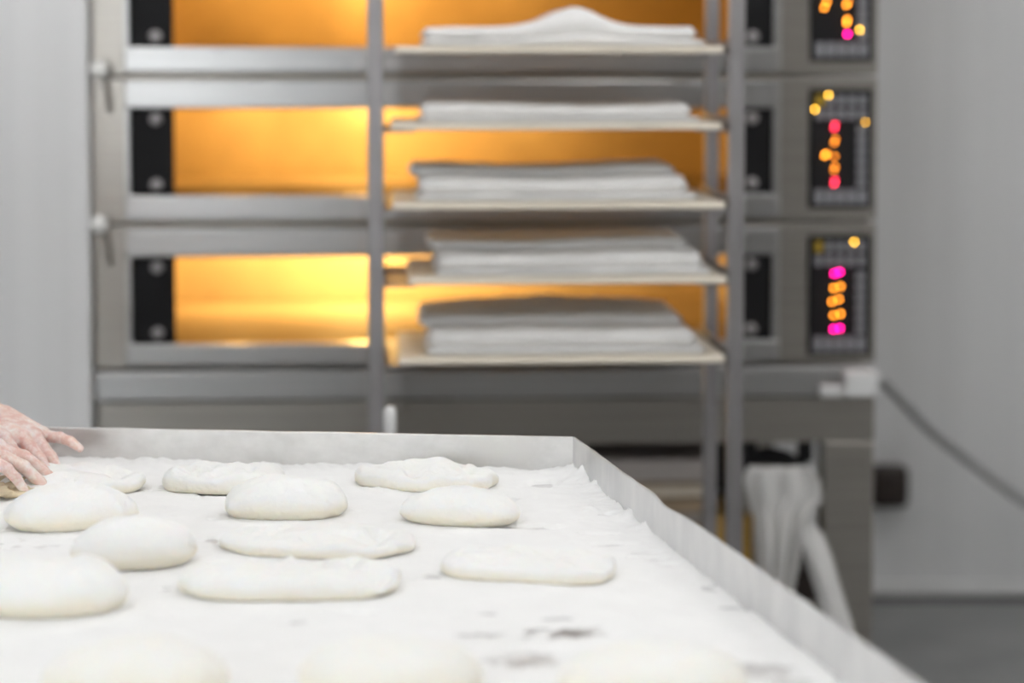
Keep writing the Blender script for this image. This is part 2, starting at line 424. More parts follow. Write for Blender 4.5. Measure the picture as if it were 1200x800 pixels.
# dark brown box on the wall beside the oven stand
c0 = on_y(1018, 590, YB); c1 = on_y(1061, 542, YB)
bm = bmesh.new(); b_box(bm, (c0.x, YB - .07, c0.z), (c1.x, YB, c1.z), 0.018, 4)
wb_ = thing('wall_box', 'small dark brown box fixed to the white wall beside the oven stand', 'box', (0, 0, 0))
link('case', bm, 'dark', wb_, True)
box('cover_plate', (c0.x + .02, YB - .074, c0.z + .02), (c1.x - .02, YB - .069, c1.z - .02), 'dark', wb_, .002)

# ------------------------------------------------------------------ things stored in the oven stand
SH = 0.31
def stand_pt(u, v, z): return ORG + UX * u + UY * v + Vector((0, 0, z))
def board(name, u_a, u_b, v_a, v_b, z0, th, m, label, rz=0.0, group=None):
    c = stand_pt((u_a + u_b) / 2, (v_a + v_b) / 2, z0)
    t = thing(name, label, 'board', c, YAW + rz, group)
    hx, hy = (u_b - u_a) / 2, (v_b - v_a) / 2
    box('panel', (-hx, -hy + .02, 0), (hx, hy - .02, th), m, t, .002)
    box('edge_batten', (-hx, -hy, 0), (hx, -hy + .02, th), m, t, .003)
    box('edge_batten', (-hx, hy - .02, 0), (hx, hy, th), m, t, .003)
    return t
GB = 'boards stored in the oven stand'
px_stack = [(537, 563, 'wood_g', 'thick greyish board on top of the stack under the oven'),
            (565, 570, 'wood_d', 'thin brown board directly below the thick top board under the oven'),
            (571, 584, 'wood', 'pale board, third from the top of the stack under the oven'),
            (586, 600, 'wood_d', 'brown board, fourth from the top of the stack under the oven'),
            (602, 612, 'wood_g', 'greyish board, fifth from the top of the stack under the oven'),
            (614, 628, 'wood_d', 'brown board, sixth from the top of the stack under the oven')]
for k, (ya, yb_, m_, lb) in enumerate(px_stack):
    za, zb2 = Z(ya, 780, .09), Z(yb_, 780, .09)
    board('proofing_board', U(600) + .012 * (k % 2), U(848), .08 + .012 * (k % 3), .65, zb2, za - zb2, m_, lb, group=GB)
    zlow = zb2
nlow = 4; thl = (zlow - SH - .002) / nlow
for k in range(nlow):
    board('proofing_board', U(600) + .01 * (k % 2), U(846), .09, .65, SH + .002 + thl * k, thl - .002, 'wood_d', ['lowest brown board of the stack under the oven', 'brown board, second from the bottom of the stack under the oven', 'brown board, third from the bottom of the stack under the oven', 'brown board, fourth from the bottom of the stack under the oven'][k], group=GB)
# ochre crate
ca, cb = U(843), U(884)
cr = thing('ochre_crate', 'ochre plastic crate beside the stacked boards under the oven', 'crate', stand_pt((ca + cb) / 2, .16, SH + .001), YAW)
hw = (cb - ca) / 2 + .01; hh = Z(607, 850, .1) - SH
for lo, hi in (((-hw, -.10, 0), (hw, .10, .006)),):
    box('bottom', lo, hi, 'orange', cr)
for lo, hi in (((-hw, -.10, .006), (hw, -.094, hh)), ((-hw, .094, .006), (hw, .10, hh)), ((-hw, -.094, .006), (-hw + .006, .094, hh)), ((hw - .006, -.094, .006), (hw, .094, hh))):
    box('side', lo, hi, 'orange', cr)
for lo, hi in (((-hw - .004, -.104, hh), (hw + .004, -.09, hh + .012)), ((-hw - .004, .09, hh), (hw + .004, .104, hh + .012))): box('rim', lo, hi, 'orange', cr, .002)
# hook bar and the white cloths
def drape(name, rows, v0, amp, folds, label, cat, m='linen_w', seed=0, th=.004):
    """hanging cloth: rows of (left px, right px, py); real folds in depth"""
    n = 40
    base = stand_pt(*[uz((rows[-1][0] + rows[-1][1]) / 2, rows[-1][2], v0)[0], v0, uz(600, rows[-1][2], v0)[1]])
    bm = bmesh.new(); R = []
    steps = 26
    for s in range(steps + 1):
        f = s / steps * (len(rows) - 1); k = min(int(f), len(rows) - 2); t = f - k; t = t * t * (3 - 2 * t) if False else t
        l = rows[k][0] * (1 - t) + rows[k + 1][0] * t; r = rows[k][1] * (1 - t) + rows[k + 1][1] * t; y = rows[k][2] * (1 - t) + rows[k + 1][2] * t
        row = []
        for c in range(n + 1):
            a = c / n
            px = l + (r - l) * a
            v = v0 + amp * math.sin(a * folds * 2 * math.pi + seed + 1.3 * s / steps) * (0.5 + 0.5 * s / steps) + amp * .8 * noise.noise((a * 3, s * .12, seed))
            u_, z_ = uz(px, y, v0)
            row.append(bm.verts.new(stand_pt(u_, v, z_) - base))
        R.append(row)
    for s in range(steps):
        for c in range(n): bm.faces.new((R[s][c], R[s][c + 1], R[s + 1][c + 1], R[s + 1][c]))
    bmesh.ops.recalc_face_normals(bm, faces=bm.faces[:])
    bmesh.ops.solidify(bm, geom=bm.faces[:], thickness=th)
    return tag(link(name, bm, m, None, True, loc=base), label, cat)
drape('hanging_cloth', [(878, 948, 546), (872, 960, 562), (878, 962, 585), (884, 944, 605), (888, 938, 640), (893, 930, 680), (900, 926, 712)], -.03, .018, 2.5,
      'crumpled white cloth hanging from the dark bar under the oven', 'cloth', seed=.6)
drape('hanging_strip', [(938, 950, 610), (938, 966, 628), (946, 978, 660), (958, 990, 700), (972, 1004, 745), (980, 1012, 790)], -.085, .012, 0.8,
      'long white cloth strip hanging slantwise beside the oven stand leg', 'cloth', seed=2.0)
hk = thing('hanging_bar', 'black bar with curved holder carrying the white cloth under the oven', 'bar', stand_pt(U(915), 0, Z(532, 915)), YAW)
bm = bmesh.new()
cu = U(915)
rowp = [(872, 552), (884, 541), (905, 538), (925, 543), (943, 553), (955, 575), (958, 590)]
b_tube(bm, [Vector((uz(x, y)[0] - cu, .045, uz(x, y)[1] - Z(532, 915))) for x, y in rowp], [.012, .018, .02, .02, .018, .014, .01], 10)
link('holder', bm, 'black', hk, True)
for x in (884, 950): box('bracket', (U(x) - cu - .012, .02, -.02), (U(x) - cu + .012, .07, zt3 - Z(532, 915) - .001), 'black', hk)
# dark tub at the foot of the stand
tu = thing('dark_tub', 'dark brown tub behind the hanging cloth strip under the oven', 'tub', stand_pt(U(938, 690), .13, SH + .001), YAW)
hh = Z(676, 945, .05) - SH; 
if hh < .06: hh = .06
hw = (U(962) - U(912)) / 2
bm = bmesh.new()
for lo, hi in (((-hw, -.09, 0), (hw, .09, .006)), ((-hw, -.09, 0), (hw, -.084, hh)), ((-hw, .084, 0), (hw, .09, hh)), ((-hw, -.09, 0), (-hw + .006, .09, hh)), ((hw - .006, -.09, 0), (hw, .09, hh))): b_box(bm, lo, hi)
link('body', bm, 'dark', tu)
for lo, hi in (((-hw - .006, -.096, hh), (hw + .006, -.08, hh + .01)), ((-hw - .006, .08, hh), (hw + .006, .096, hh + .01))): box('rim', lo, hi, 'dark', tu, .003)

# ------------------------------------------------------------------ tray rack
RY = 3.93
rl = on_y(440.5, 250, RY); rr = on_y(864, 250, RY)
RW = (rr.x - rl.x) / math.cos(YAW)
rorg = Vector((rl.x, RY, 0)) - UX * 0
rack = thing('tray_rack', 'grey steel tray rack holding floured boards in front of the oven', 'rack', rorg, YAW)
RD = 0.30
PW = .029
for xx in (0.0, RW):
    for yy in (0.0, RD):
        s_ = PW if yy == 0 else PW * .9
        box('post', (xx - s_ / 2, yy - s_ / 2, .11), (xx + s_ / 2, yy + s_ / 2, 1.80), 'rack', rack, .003)
        bm = bmesh.new()
        b_tube(bm, [(xx - .012, yy + .02, .05), (xx + .012, yy + .02, .05)], .05, 18)
        cs = link('caster', bm, 'rubber', rack, True)
        bm = bmesh.new(); b_box(bm, (xx - .02, yy - .02, .09), (xx + .02, yy + .04, .112), .002); b_box(bm, (xx - .02, yy, .04), (xx - .014, yy + .04, .092)); b_box(bm, (xx + .014, yy, .04), (xx + .02, yy + .04, .092))
        link('fork', bm, 'rack', cs)
for zz in (.13, 1.78):
    for yy in (0.0, RD):
        box('crossbar', (PW / 2, yy - .011, zz - .011), (RW - PW / 2, yy + .011, zz + .011), 'rack', rack, .002)
    for xx in (0.0, RW):
        box('crossbar', (xx - .011, PW / 2, zz - .011), (xx + .011, RD - PW / 2, zz + .011), 'rack', rack, .002)
def rxz(px, py, v=0.0):
    d = ray(px, py); o = rorg + UY * v
    p = CAM + d * ((o - CAM).dot(UY) / d.dot(UY))
    return (p - rorg).dot(UX), p.z
trays = [(463, 848, 62.5), (458, 846, 153), (460, 850, 246.5), (479, 852, 334.5), (467, 850, 428.5)]
cloths = [(493, 831, 30), (491, 825, 122), (488, 820, 208), (510, 838, 297), (499, 829, 388)]
names_t = ['topmost wooden board in the tray rack, under the cloth with a peak', 'second wooden board from the top of the tray rack', 'third wooden board from the top of the tray rack, in the middle',
           'second wooden board from the bottom of the tray rack', 'lowest wooden board in the tray rack']
names_c = ['white folded cloth with a raised peak on the topmost rack board', 'flat white folded cloth on the second rack board from the top', 'white folded cloth with a dark back layer on the middle rack board',
           'white folded cloth on the second rack board from the bottom', 'thick white folded cloth with a humped top on the lowest rack board']
BT = 0.012; BD = 0.40
ledge_z = []
for i, (xa, xb, yb) in enumerate(trays):
    a, zb = rxz(xa, yb, -.03); b, _ = rxz(xb, yb, -.03)
    ledge_z.append(zb)
    c = (a + b) / 2; hx = (b - a) / 2
    t = thing('baking_board', names_t[i], 'board', rorg + UX * c + UY * (-.03 + BD / 2) + Vector((0, 0, zb + .0005)), YAW, 'boards in the tray rack')
    box('panel', (-hx, -BD / 2 + .02, 0), (hx, BD / 2 - .02, BT), 'wood', t, .002)
    box('edge_strip', (-hx, -BD / 2, 0), (hx, -BD / 2 + .02, BT), 'wood', t, .003)
    box('edge_strip', (-hx, BD / 2 - .02, 0), (hx, BD / 2, BT), 'wood', t, .003)
    # cloth: folded layers with a soft top
    ca, zc = rxz(cloths[i][0], cloths[i][2], 0); cb, _ = rxz(cloths[i][1], cloths[i][2], 0)
    H = zc - (zb + BT); H = max(H, .022)
    cc = (ca + cb) / 2; ch = (cb - ca) / 2
    ct = thing('folded_cloth', names_c[i], 'cloth', rorg + UX * cc + UY * 0.0 + Vector((0, 0, zb + BT + .001)), YAW, 'cloths on the rack boards')
    def layer(name, x0, x1, y0, y1, z0, z1f, seed, rnd=.010):
        bm = bmesh.new(); nx, ny = 46, 22
        T = []; B = []
        for jy in range(ny + 1):
            rt_, rb_ = [], []
            for ix in range(nx + 1):
                fx, fy = ix / nx, jy / ny
                x = x0 + (x1 - x0) * fx + .004 * noise.noise((fy * 4, seed, fx)); y = y0 + (y1 - y0) * fy + .005 * noise.noise((fx * 5, seed + 4, 0))
                ex = min(fx, 1 - fx) * (x1 - x0); ey = min(fy, 1 - fy) * (y1 - y0)
                e = min(ex, ey)
                rd = math.sqrt(max(0, 1 - (1 - min(1, e / rnd)) ** 2))
                top = z1f(fx, fy) + .003 * noise.noise((fx * 9, fy * 6, seed))
                mid = z0 + (top - z0) * .45
                rt_.append(bm.verts.new((x, y, mid + (top - mid) * rd))); rb_.append(bm.verts.new((x, y, mid + (z0 - mid) * rd)))
            T.append(rt_); B.append(rb_)
        for jy in range(ny):
            for ix in range(nx):
                bm.faces.new((T[jy][ix], T[jy][ix + 1], T[jy + 1][ix + 1], T[jy + 1][ix]))
                bm.faces.new((B[jy][ix], B[jy + 1][ix], B[jy + 1][ix + 1], B[jy][ix + 1]))
        bmesh.ops.remove_doubles(bm, verts=bm.verts[:], dist=1e-5)
        return link(name, bm, 'cloth', ct, True)
    pk = (lambda fx, fy: .036 * math.exp(-abs((fx - .55) / .125) ** 1.6)) if i == 0 else ((lambda fx, fy: .012 * math.sin(math.pi * fx) * fy) if i == 4 else (lambda fx, fy: .003 * math.sin(6 * fx + i)))
    Hh = H * (.62 if i != 0 else .8)
    layer('fold', -ch, ch, .0, .33, 0.0, lambda fx, fy: Hh * .42 + .3 * pk(fx, fy), i * 3.1)
    layer('fold', -ch + .003, ch - .018, .004, .33, Hh * .42, lambda fx, fy: H * (.95 if i else .92) + pk(fx, fy), i * 3.1 + 1)
    if i in (2, 3, 4):
        layer('fold', -ch - .012, ch - .03, .10, .345, H * .9, lambda fx, fy: H + (.014 if i != 2 else .012) + pk(fx, fy) * 1.2, i * 3.1 + 2)
for i, zb in enumerate(ledge_z):
    for side, xx in ((1, PW / 2), (-1, RW - PW / 2)):
        bm = bmesh.new()
        a, b = sorted((xx - side * .004, xx + side * .055))
        b_box(bm, (a, -.02, zb - .0035), (b, RD + .06, zb - .0005))
        a, b = sorted((xx - side * .004, xx - side * .001 + side * .0))
        b_box(bm, (min(a, b), -.02, zb - .0005), (max(a, b) + .0005, RD + .06, zb + .022))
        link('ledge', bm, 'rack', rack)
# white handle standing between rack and table
hp = on_y(457, 476, 3.70)
hd = thing('scraper_handle', 'white upright handle behind the far table rail beside the rack post', 'handle', (hp.x, 3.70, 0))
bm = bmesh.new(); b_tube(bm, [(0, 0, .06), (0, 0, hp.z - .03), (0, 0, hp.z - .006), (0, 0, hp.z)], [.010, .0105, .0105, .006], 12); link('pole', bm, 'whiteplastic', hd, True)
bm = bmesh.new(); b_box(bm, (-.14, -.03, 0.0), (.14, .03, .06), .008); link('scraper_head', bm, 'whiteplastic', hd)

# ------------------------------------------------------------------ work table
TZ = 0.90
C = on_z(671.5, 557, TZ); C.z = 0
d1 = Vector(((600 - 50) / F, -1, 0)).normalized()        # right edge, towards the camera
d2 = Vector((-1, 0.112, 0)).normalized()                 # far edge, to the left
FL = C + d2 * 1.22
NR = C + d1 * 1.95
NL = Vector((FL.x - .02, NR.y - .02, 0))
RH = 0.0515
tbl = thing('work_table', 'stainless steel dough table with raised rails, covered in flour', 'table', (0, 0, 0))
quad = [C, FL, NL, NR]
bm = bmesh.new()
vt = [bm.verts.new((p.x, p.y, TZ)) for p in quad]; vb = [bm.verts.new((p.x, p.y, TZ - .03)) for p in quad]
bm.faces.new(vt); bm.faces.new(vb[::-1])
for k in range(4): bm.faces.new((vt[k], vt[(k + 1) % 4], vb[(k + 1) % 4], vb[k]))
link('tabletop', bm, 'tabletop', tbl)
def rail(a, b, m, out, dent=None, hem=True, seed=0.0):
    """sheet metal upstand from a to b with a thin hem; slightly wavy like used sheet"""
    bm = bmesh.new(); n = 160; ln = (b - a).length; t = (b - a).normalized()
    prof = [(0.0, TZ - .03), (0.0, TZ + RH * .35), (0.0, TZ + RH * .7), (0.0, TZ + RH - .0015), (.0008, TZ + RH), (.0022, TZ + RH), (.003, TZ + RH - .0015), (.003, TZ + RH * .5), (.003, TZ - .03)]
    rows = []
    for k in range(n + 1):
        s = k / n * ln
        wob = .0012 * noise.noise((s * 6, seed, 0)) + .0005 * noise.noise((s * 25, seed, 3))
        dz = .0007 * noise.noise((s * 14, seed + 5, 0))
        ins = 0
        if dent:
            for (sc_, wl, wr, dd, di) in dent:
                x = (s - sc_); q = math.exp(-(x / (wl if x < 0 else wr)) ** 2)
                dz -= dd * q; ins -= di * q
        row = []
        for (o_, z) in prof:
            f = max(0, (z - TZ) / RH)
            p = a + t * s + out * (o_ + (wob + ins) * f)
            row.append(bm.verts.new((p.x, p.y, z + dz * f)))
        rows.append(row)
    for k in range(n):
        for j in range(len(prof)):
            j2 = (j + 1) % len(prof)
            bm.faces.new((rows[k][j], rows[k + 1][j], rows[k + 1][j2], rows[k][j2]))
    bm.faces.new(rows[0]); bm.faces.new(rows[-1][::-1])
    return link('rail', bm, m, tbl, False)
out_r = Vector((-d1.y, d1.x, 0)); out_r = out_r if out_r.x > 0 else -out_r
out_f = Vector((d2.y, -d2.x, 0)); out_f = out_f if out_f.y > 0 else -out_f
# where the dent sits along the right rail
dp = on_z(781, 593, TZ + RH - .004); sd = (Vector((dp.x, dp.y, 0)) - C).dot(d1)
rail(C, NR, 'rail_right', out_r, [(sd, .035, .06, .004, .002)], seed=1)
rail(C, FL, 'rail_far', out_f, None, seed=2)
rail(FL, NL, 'rail_far', Vector((-1, 0, 0)), None, seed=3)
rail(NR, NL, 'rail_far', Vector((0, -1, 0)), None, seed=4)
cen = (C + FL + NL + NR) / 4
for p in quad:
    q = p + (cen - p).normalized() * .09
    lg = box('leg', (q.x - .02, q.y - .02, .02), (q.x + .02, q.y + .02, TZ - .03), 'steel_d', tbl, .003)
    bm = bmesh.new(); b_tube(bm, [(q.x, q.y, 0), (q.x, q.y, .025)], [.026, .02], 14); link('foot', bm, 'rubber', lg)
q4 = [p + (cen - p).normalized() * .09 for p in quad]
for k in range(4):
    a, b = q4[k], q4[(k + 1) % 4]
    bm = bmesh.new(); b_tube(bm, [(a.x, a.y, TZ - .06), (b.x, b.y, TZ - .06)], .018, 8); link('crossbar', bm, 'steel_d', tbl)
    bm = bmesh.new(); b_tube(bm, [(a.x, a.y, .2), (b.x, b.y, .2)], .014, 8); link('crossbar', bm, 'steel_d', tbl)

# ------------------------------------------------------------------ flour spread over the table top
bare = []   # (centre, along-x half size, along-y half size, depth)
for (px, py, wx, wy, dd) in [
    (612, 775, 48, 9, .010), (668, 742, 62, 9, .0032), (655, 726, 22, 3, .004), (570, 720, 12, 2.5, .005), (905, 788, 34, 11, .009), (930, 800, 30, 10, .008),
    (880, 783, 18, 4, .006), (640, 570, 17, 3.5, .007), (596, 588, 10, 3, .006), (640, 553, 30, 3, .005), (755, 650, 26, 2.0, .006), (768, 657, 12, 2, .006), (700, 628, 20, 2, .004),
    (505, 678, 14, 2.5, .007), (487, 682, 8, 1.8, .005), (350, 731, 16, 2.5, .0045), (262, 580, 40, 3.5, .0065), (225, 578, 16, 2.5, .005), (246, 635, 12, 3, .006), (256, 638, 6, 1.5, .006),
    (195, 691, 7, 2.5, .007), (30, 640, 60, 10, .0024), (162, 575, 12, 3, .007), (610, 620, 50, 3, .0042), (830, 690, 14, 5, .005), (870, 715, 24, 6, .0042), (745, 655, 10, 1.5, .006),
    (715, 606, 14, 2, .005), (790, 664, 18, 2, .005), (720, 640, 30, 2, .004), (990, 800, 10, 6, .004), (560, 745, 30, 4, .003), (430, 720, 30, 3, .003), (250, 612, 8, 1.5, .005)]:
    c = on_z(px, py, TZ); c2 = on_z(px + wx, py, TZ); c3 = on_z(px, py + wy, TZ)
    bare.append((c.x, c.y, abs(c2.x - c.x), abs(c3.y - c.y), dd * 1.35))
piles = []
for (px, py, wx, wy, dd) in [(764, 622, 12, 4, .014), (742, 610, 16, 4, .007), (706, 578, 18, 5, .009), (690, 566, 20, 5, .008), (452, 576, 34, 7, .004), (690, 600, 14, 4, .0035), (110, 536, 30, 4, .006),
                              (30, 588, 30, 5, .004), (590, 545, 60, 4, .004), (250, 545, 80, 3, .003)]:
    c = on_z(px, py, TZ); c2 = on_z(px + wx, py, TZ); c3 = on_z(px, py + wy, TZ)
    piles.append((c.x, c.y, abs(c2.x - c.x), abs(c3.y - c.y), dd))
def ease(i, n, fine, total_a, total_b):
    return i / n
bm = bmesh.new()
nu, nv1, nv2 = 400, 420, 40
vs_list = [1.12 / 1.95 * j / nv1 for j in range(nv1 + 1)] + [1.12 / 1.95 + (1 - 1.12 / 1.95) * j / nv2 for j in range(1, nv2 + 1)]
us_list = [k / nu for k in range(nu + 1)]
grid = []
INS = .0015
for fv in vs_list:
    row = []
    for fu in us_list:
        pr = C + (NR - C) * fv; pl = FL + (NL - FL) * fv
        p = pr + (pl - pr) * (fu * (1 - INS) - .0012)
        x, y = p.x, p.y
        er = fu * (pl - pr).length            # distance from the right rail
        ef = fv * 1.95                        # distance from the far rail
        hgt = .0030 + .0017 * noise.fractal((x * 9, y * 9, 0.3), 1.0, 2.1, 5) + .0010 * noise.noise((x * 60, y * 60, 1.7))
        # pushed up against the rails
        a1 = .008 * math.exp(-ef / .022) * (0.75 + .8 * noise.noise((x * 22, y * 22, 0)) + .4 * noise.noise((x * 90, y * 90, 0)))
        fade = max(0.15, 1 - ef / .75)
        a2 = .010 * math.exp(-er / .022) * fade * (0.75 + .7 * noise.noise((x * 18, y * 18, 7.0)) + .5 * noise.noise((x * 70, y * 70, 3.0)) + .35 * noise.noise((x * 170, y * 170, 3.0)))
        hgt += max(0, a1) + max(0, a2)
        cl = noise.noise((x * 14, y * 14, 9.0))
        if cl > .15: hgt += (cl - .15) * .006 * max(0, noise.noise((x * 150, y * 150, 2)))
        wob = noise.fractal((x * 45, y * 90, 4.0), 0.8, 2.0, 4)
        for (bx, by, sx, sy, dd) in bare:
            if abs(x - bx) < sx * 1.6 and abs(y - by) < sy * 2.4:
                r = ((x - bx) / sx) ** 2 + ((y - by) / sy) ** 2
                hgt -= dd * max(0, 1 - r * .8 + wob * .9)
        for (bx, by, sx, sy, dd) in piles:
            if abs(x - bx) < sx * 2.2 and abs(y - by) < sy * 2.2:
                r = ((x - bx) / sx) ** 2 + ((y - by) / sy) ** 2
                hgt += dd * math.exp(-r * 1.5) * (1 + .6 * noise.noise((x * 120, y * 120, 6)))
        row.append(bm.verts.new((x, y, TZ + max(-.002, hgt))))
    grid.append(row)
for j in range(len(vs_list) - 1):
    for k in range(nu):
        f = bm.faces.new((grid[j][k], grid[j][k + 1], grid[j + 1][k + 1], grid[j + 1][k])); f.smooth = True
fl = link('flour_layer', bm, 'flour', None, True)
for p in fl.data.polygons[:1]:
    if p.normal.z < 0: fl.data.flip_normals()
fl['kind'] = 'stuff'; tag(fl, 'white flour spread over the steel table top', 'flour')

# ------------------------------------------------------------------ dough pieces
raw = (0.87, 0.82, 0.70)
def dough(name, label, x0, x1, ytop, ybase, wr, flat=False, yaw=0.0, seed=0.0, cdep=None, hgt=None, dimples=10, tilt_sq=2.3, group=None, mlo=-.25, mhi=.40, rawc=raw, bumpy=1.0):
    z0 = TZ + .0025
    if ybase: ybase += 8; ytop += 3
    H0 = CAM.z - z0
    if cdep is None:
        d1_ = F * H0 / (ybase - HOR)
        L_ = (x1 - x0) / F * (d1_ + .03)
        W_ = L_ * wr
        dc = d1_ + W_ / 2
    else:
        dc = cdep; L_ = (x1 - x0) / F * dc; W_ = L_ * wr
    if hgt is None:
        dtop = dc + (W_ * .22 if flat else W_ * .05)
        hgt = H0 - (ytop - HOR) * dtop / F
    hgt = min(max(hgt, .014), .062)
    cx = ((x0 + x1) / 2 - 600) / F * dc
    # length along the piece from its projected width
    ca, sa = math.cos(yaw), math.sin(yaw)
    bm = bmesh.new(); nu_, nv_ = 72, 30
    hl, hw_ = L_ / 2 / max(.8, abs(ca)), W_ / 2
    rnd = random.Random(int(seed * 100) + 5)
    dim = [(rnd.uniform(-.82, .82), rnd.uniform(-.6, .6), rnd.uniform(.09, .15), rnd.uniform(.4, .75)) for _ in range(dimples)] if flat else []
    rings = []
    for j in range(nv_ + 1):
        ph = math.pi * j / nv_
        ring = []
        for k in range(nu_):
            th = 2 * math.pi * k / nu_
            # super-ellipse plan
            c_, s_ = math.cos(th), math.sin(th)
            ex = 2 / tilt_sq
            ux = math.copysign(abs(c_) ** ex, c_); uy = math.copysign(abs(s_) ** ex, s_)
            rr_ = math.sin(ph) ** (.5 if flat else .8)
            zz = math.cos(ph)
            nx_, ny_ = ux * rr_, uy * rr_
            zc = math.copysign(abs(zz) ** (.72 if flat else 1.0), zz)
            z = hgt * (.30 + .70 * zc) if zc > 0 else hgt * (.30 + .30 * max(-1, zc * 1.6))
            wobx = 1 + .10 * bumpy * noise.noise((c_ * 1.1 + seed * 7, s_ * 1.1, .3)) + .05 * bumpy * noise.noise((c_ * 3 + seed * 3, s_ * 3, 2.0))
            x = nx_ * hl * wobx; y = ny_ * hw_ * wobx
            if zc > 0:
                z *= 1 + .16 * bumpy * noise.noise((nx_ * 1.6 + seed * 5, ny_ * 1.4, seed)) + (.20 if flat else .04) * noise.noise((nx_ * 5, ny_ * 3.0, seed * 9)) + (.05 if flat else .02) * noise.noise((nx_ * 16, ny_ * 10, seed))
                for (ax, ay, ar, ad) in dim:
                    r = ((nx_ - ax) / (ar * .9)) ** 2 + ((ny_ - ay) / (ar * 2.0)) ** 2
                    z -= hgt * ad * .75 * math.exp(-r)
            ring.append((x * ca - y * sa, x * sa + y * ca, max(0.0, z)))
            if j in (0, nv_): break
        rings.append([bm.verts.new(v) for v in ring])
    for j in range(nv_):
        A, B = rings[j], rings[j + 1]
        for k in range(nu_):
            k2 = (k + 1) % nu_
            if len(A) == 1: bm.faces.new((A[0], B[k], B[k2]))
            elif len(B) == 1: bm.faces.new((A[k], B[0], A[k2]))
            else: bm.faces.new((A[k], B[k], B[k2], A[k2]))
    m = dough_mat('floured_dough', rawc, seed, mlo, mhi)
    o = link(name, bm, m, None, True, loc=(cx, dc, z0))
    return tag(o, label, 'dough', group)
D2 = math.radians
G1 = 'dough pieces on the floured table'
dough('dough_piece', 'flattened dough piece pressed by the floured hands', -14, 166, 537, 581, .80, True, D2(0), 1.1, tilt_sq=2.1, group=G1, dimples=9, hgt=.024)
dough('dough_piece', 'smooth plump dough piece lying just in front of the hands', 3, 152, 568, 622, .62, False, D2(14), 2.2, group=G1)
dough('dough_piece', 'smooth rounded dough piece between the largest dome and the piece before the hands', 78, 223, 608, 669, .68, False, D2(8), 3.3, group=G1, tilt_sq=2.0)
dough('dough_piece', 'large smooth domed dough piece, tallest on the table, beside a smaller rounded one', -38, 142, 653, 728, .72, False, D2(4), 4.4, group=G1, tilt_sq=2.1)
dough('dough_piece', 'short dimpled dough piece lying alone close to the far rail', 188, 333, 533, 577, .70, True, D2(-3), 5.5, group=G1, tilt_sq=2.6, hgt=.029, bumpy=1.5)
dough('dough_piece', 'plump smooth dough piece with bare cream side, behind the two long dimpled pieces', 263, 404, 558, 609, .62, False, D2(4), 6.6, group=G1, tilt_sq=2.6)
dough('dough_piece', 'long flattened dimpled dough piece lying between a plump piece and another long piece', 254, 490, 604, 654, .56, True, D2(-5), 7.7, group=G1, tilt_sq=2.8, dimples=12, hgt=.021)
dough('dough_piece', 'longest flattened dough piece with finger dimples and a thick cream edge', 203, 468, 645, 706, .52, True, D2(2), 8.8, group=G1, tilt_sq=2.8, dimples=12, hgt=.028)
dough('dough_piece', 'knobbly stretched dough piece by the far rail, behind a plump oval piece', 420, 577, 535, 574, .62, True, D2(-14), 9.9, group=G1, tilt_sq=2.6, hgt=.028, dimples=8, bumpy=1.9)
dough('dough_piece', 'plump oval dough piece with a long bare cream side, in front of the knobbly one', 466, 612, 565, 616, .60, False, D2(-12), 10.3, group=G1, tilt_sq=2.2, hgt=.040)
dough('dough_piece', 'long flattened dimpled dough piece lying nearest the right table rail', 512, 724, 624, 683, .52, True, D2(-14), 11.1, group=G1, tilt_sq=2.8, hgt=.024, dimples=11)
G2 = 'smooth dough domes in the front row'
for k, (xa, xb, yt, lb) in enumerate([(42, 264, 757, 'smooth domed dough piece in the front row, farthest from the right rail'), (346, 566, 756, 'smooth domed dough piece in the middle of the front row'),
                                      (652, 884, 762, 'smooth domed dough piece in the front row, closest to the right rail')]):
    dough('dough_piece', lb, xa, xb, yt, None, .68, False, D2(0), 12.0 + k * 1.3, cdep=1.88, group=G2, tilt_sq=2.15, bumpy=.6, mlo=-.1, mhi=1.15)

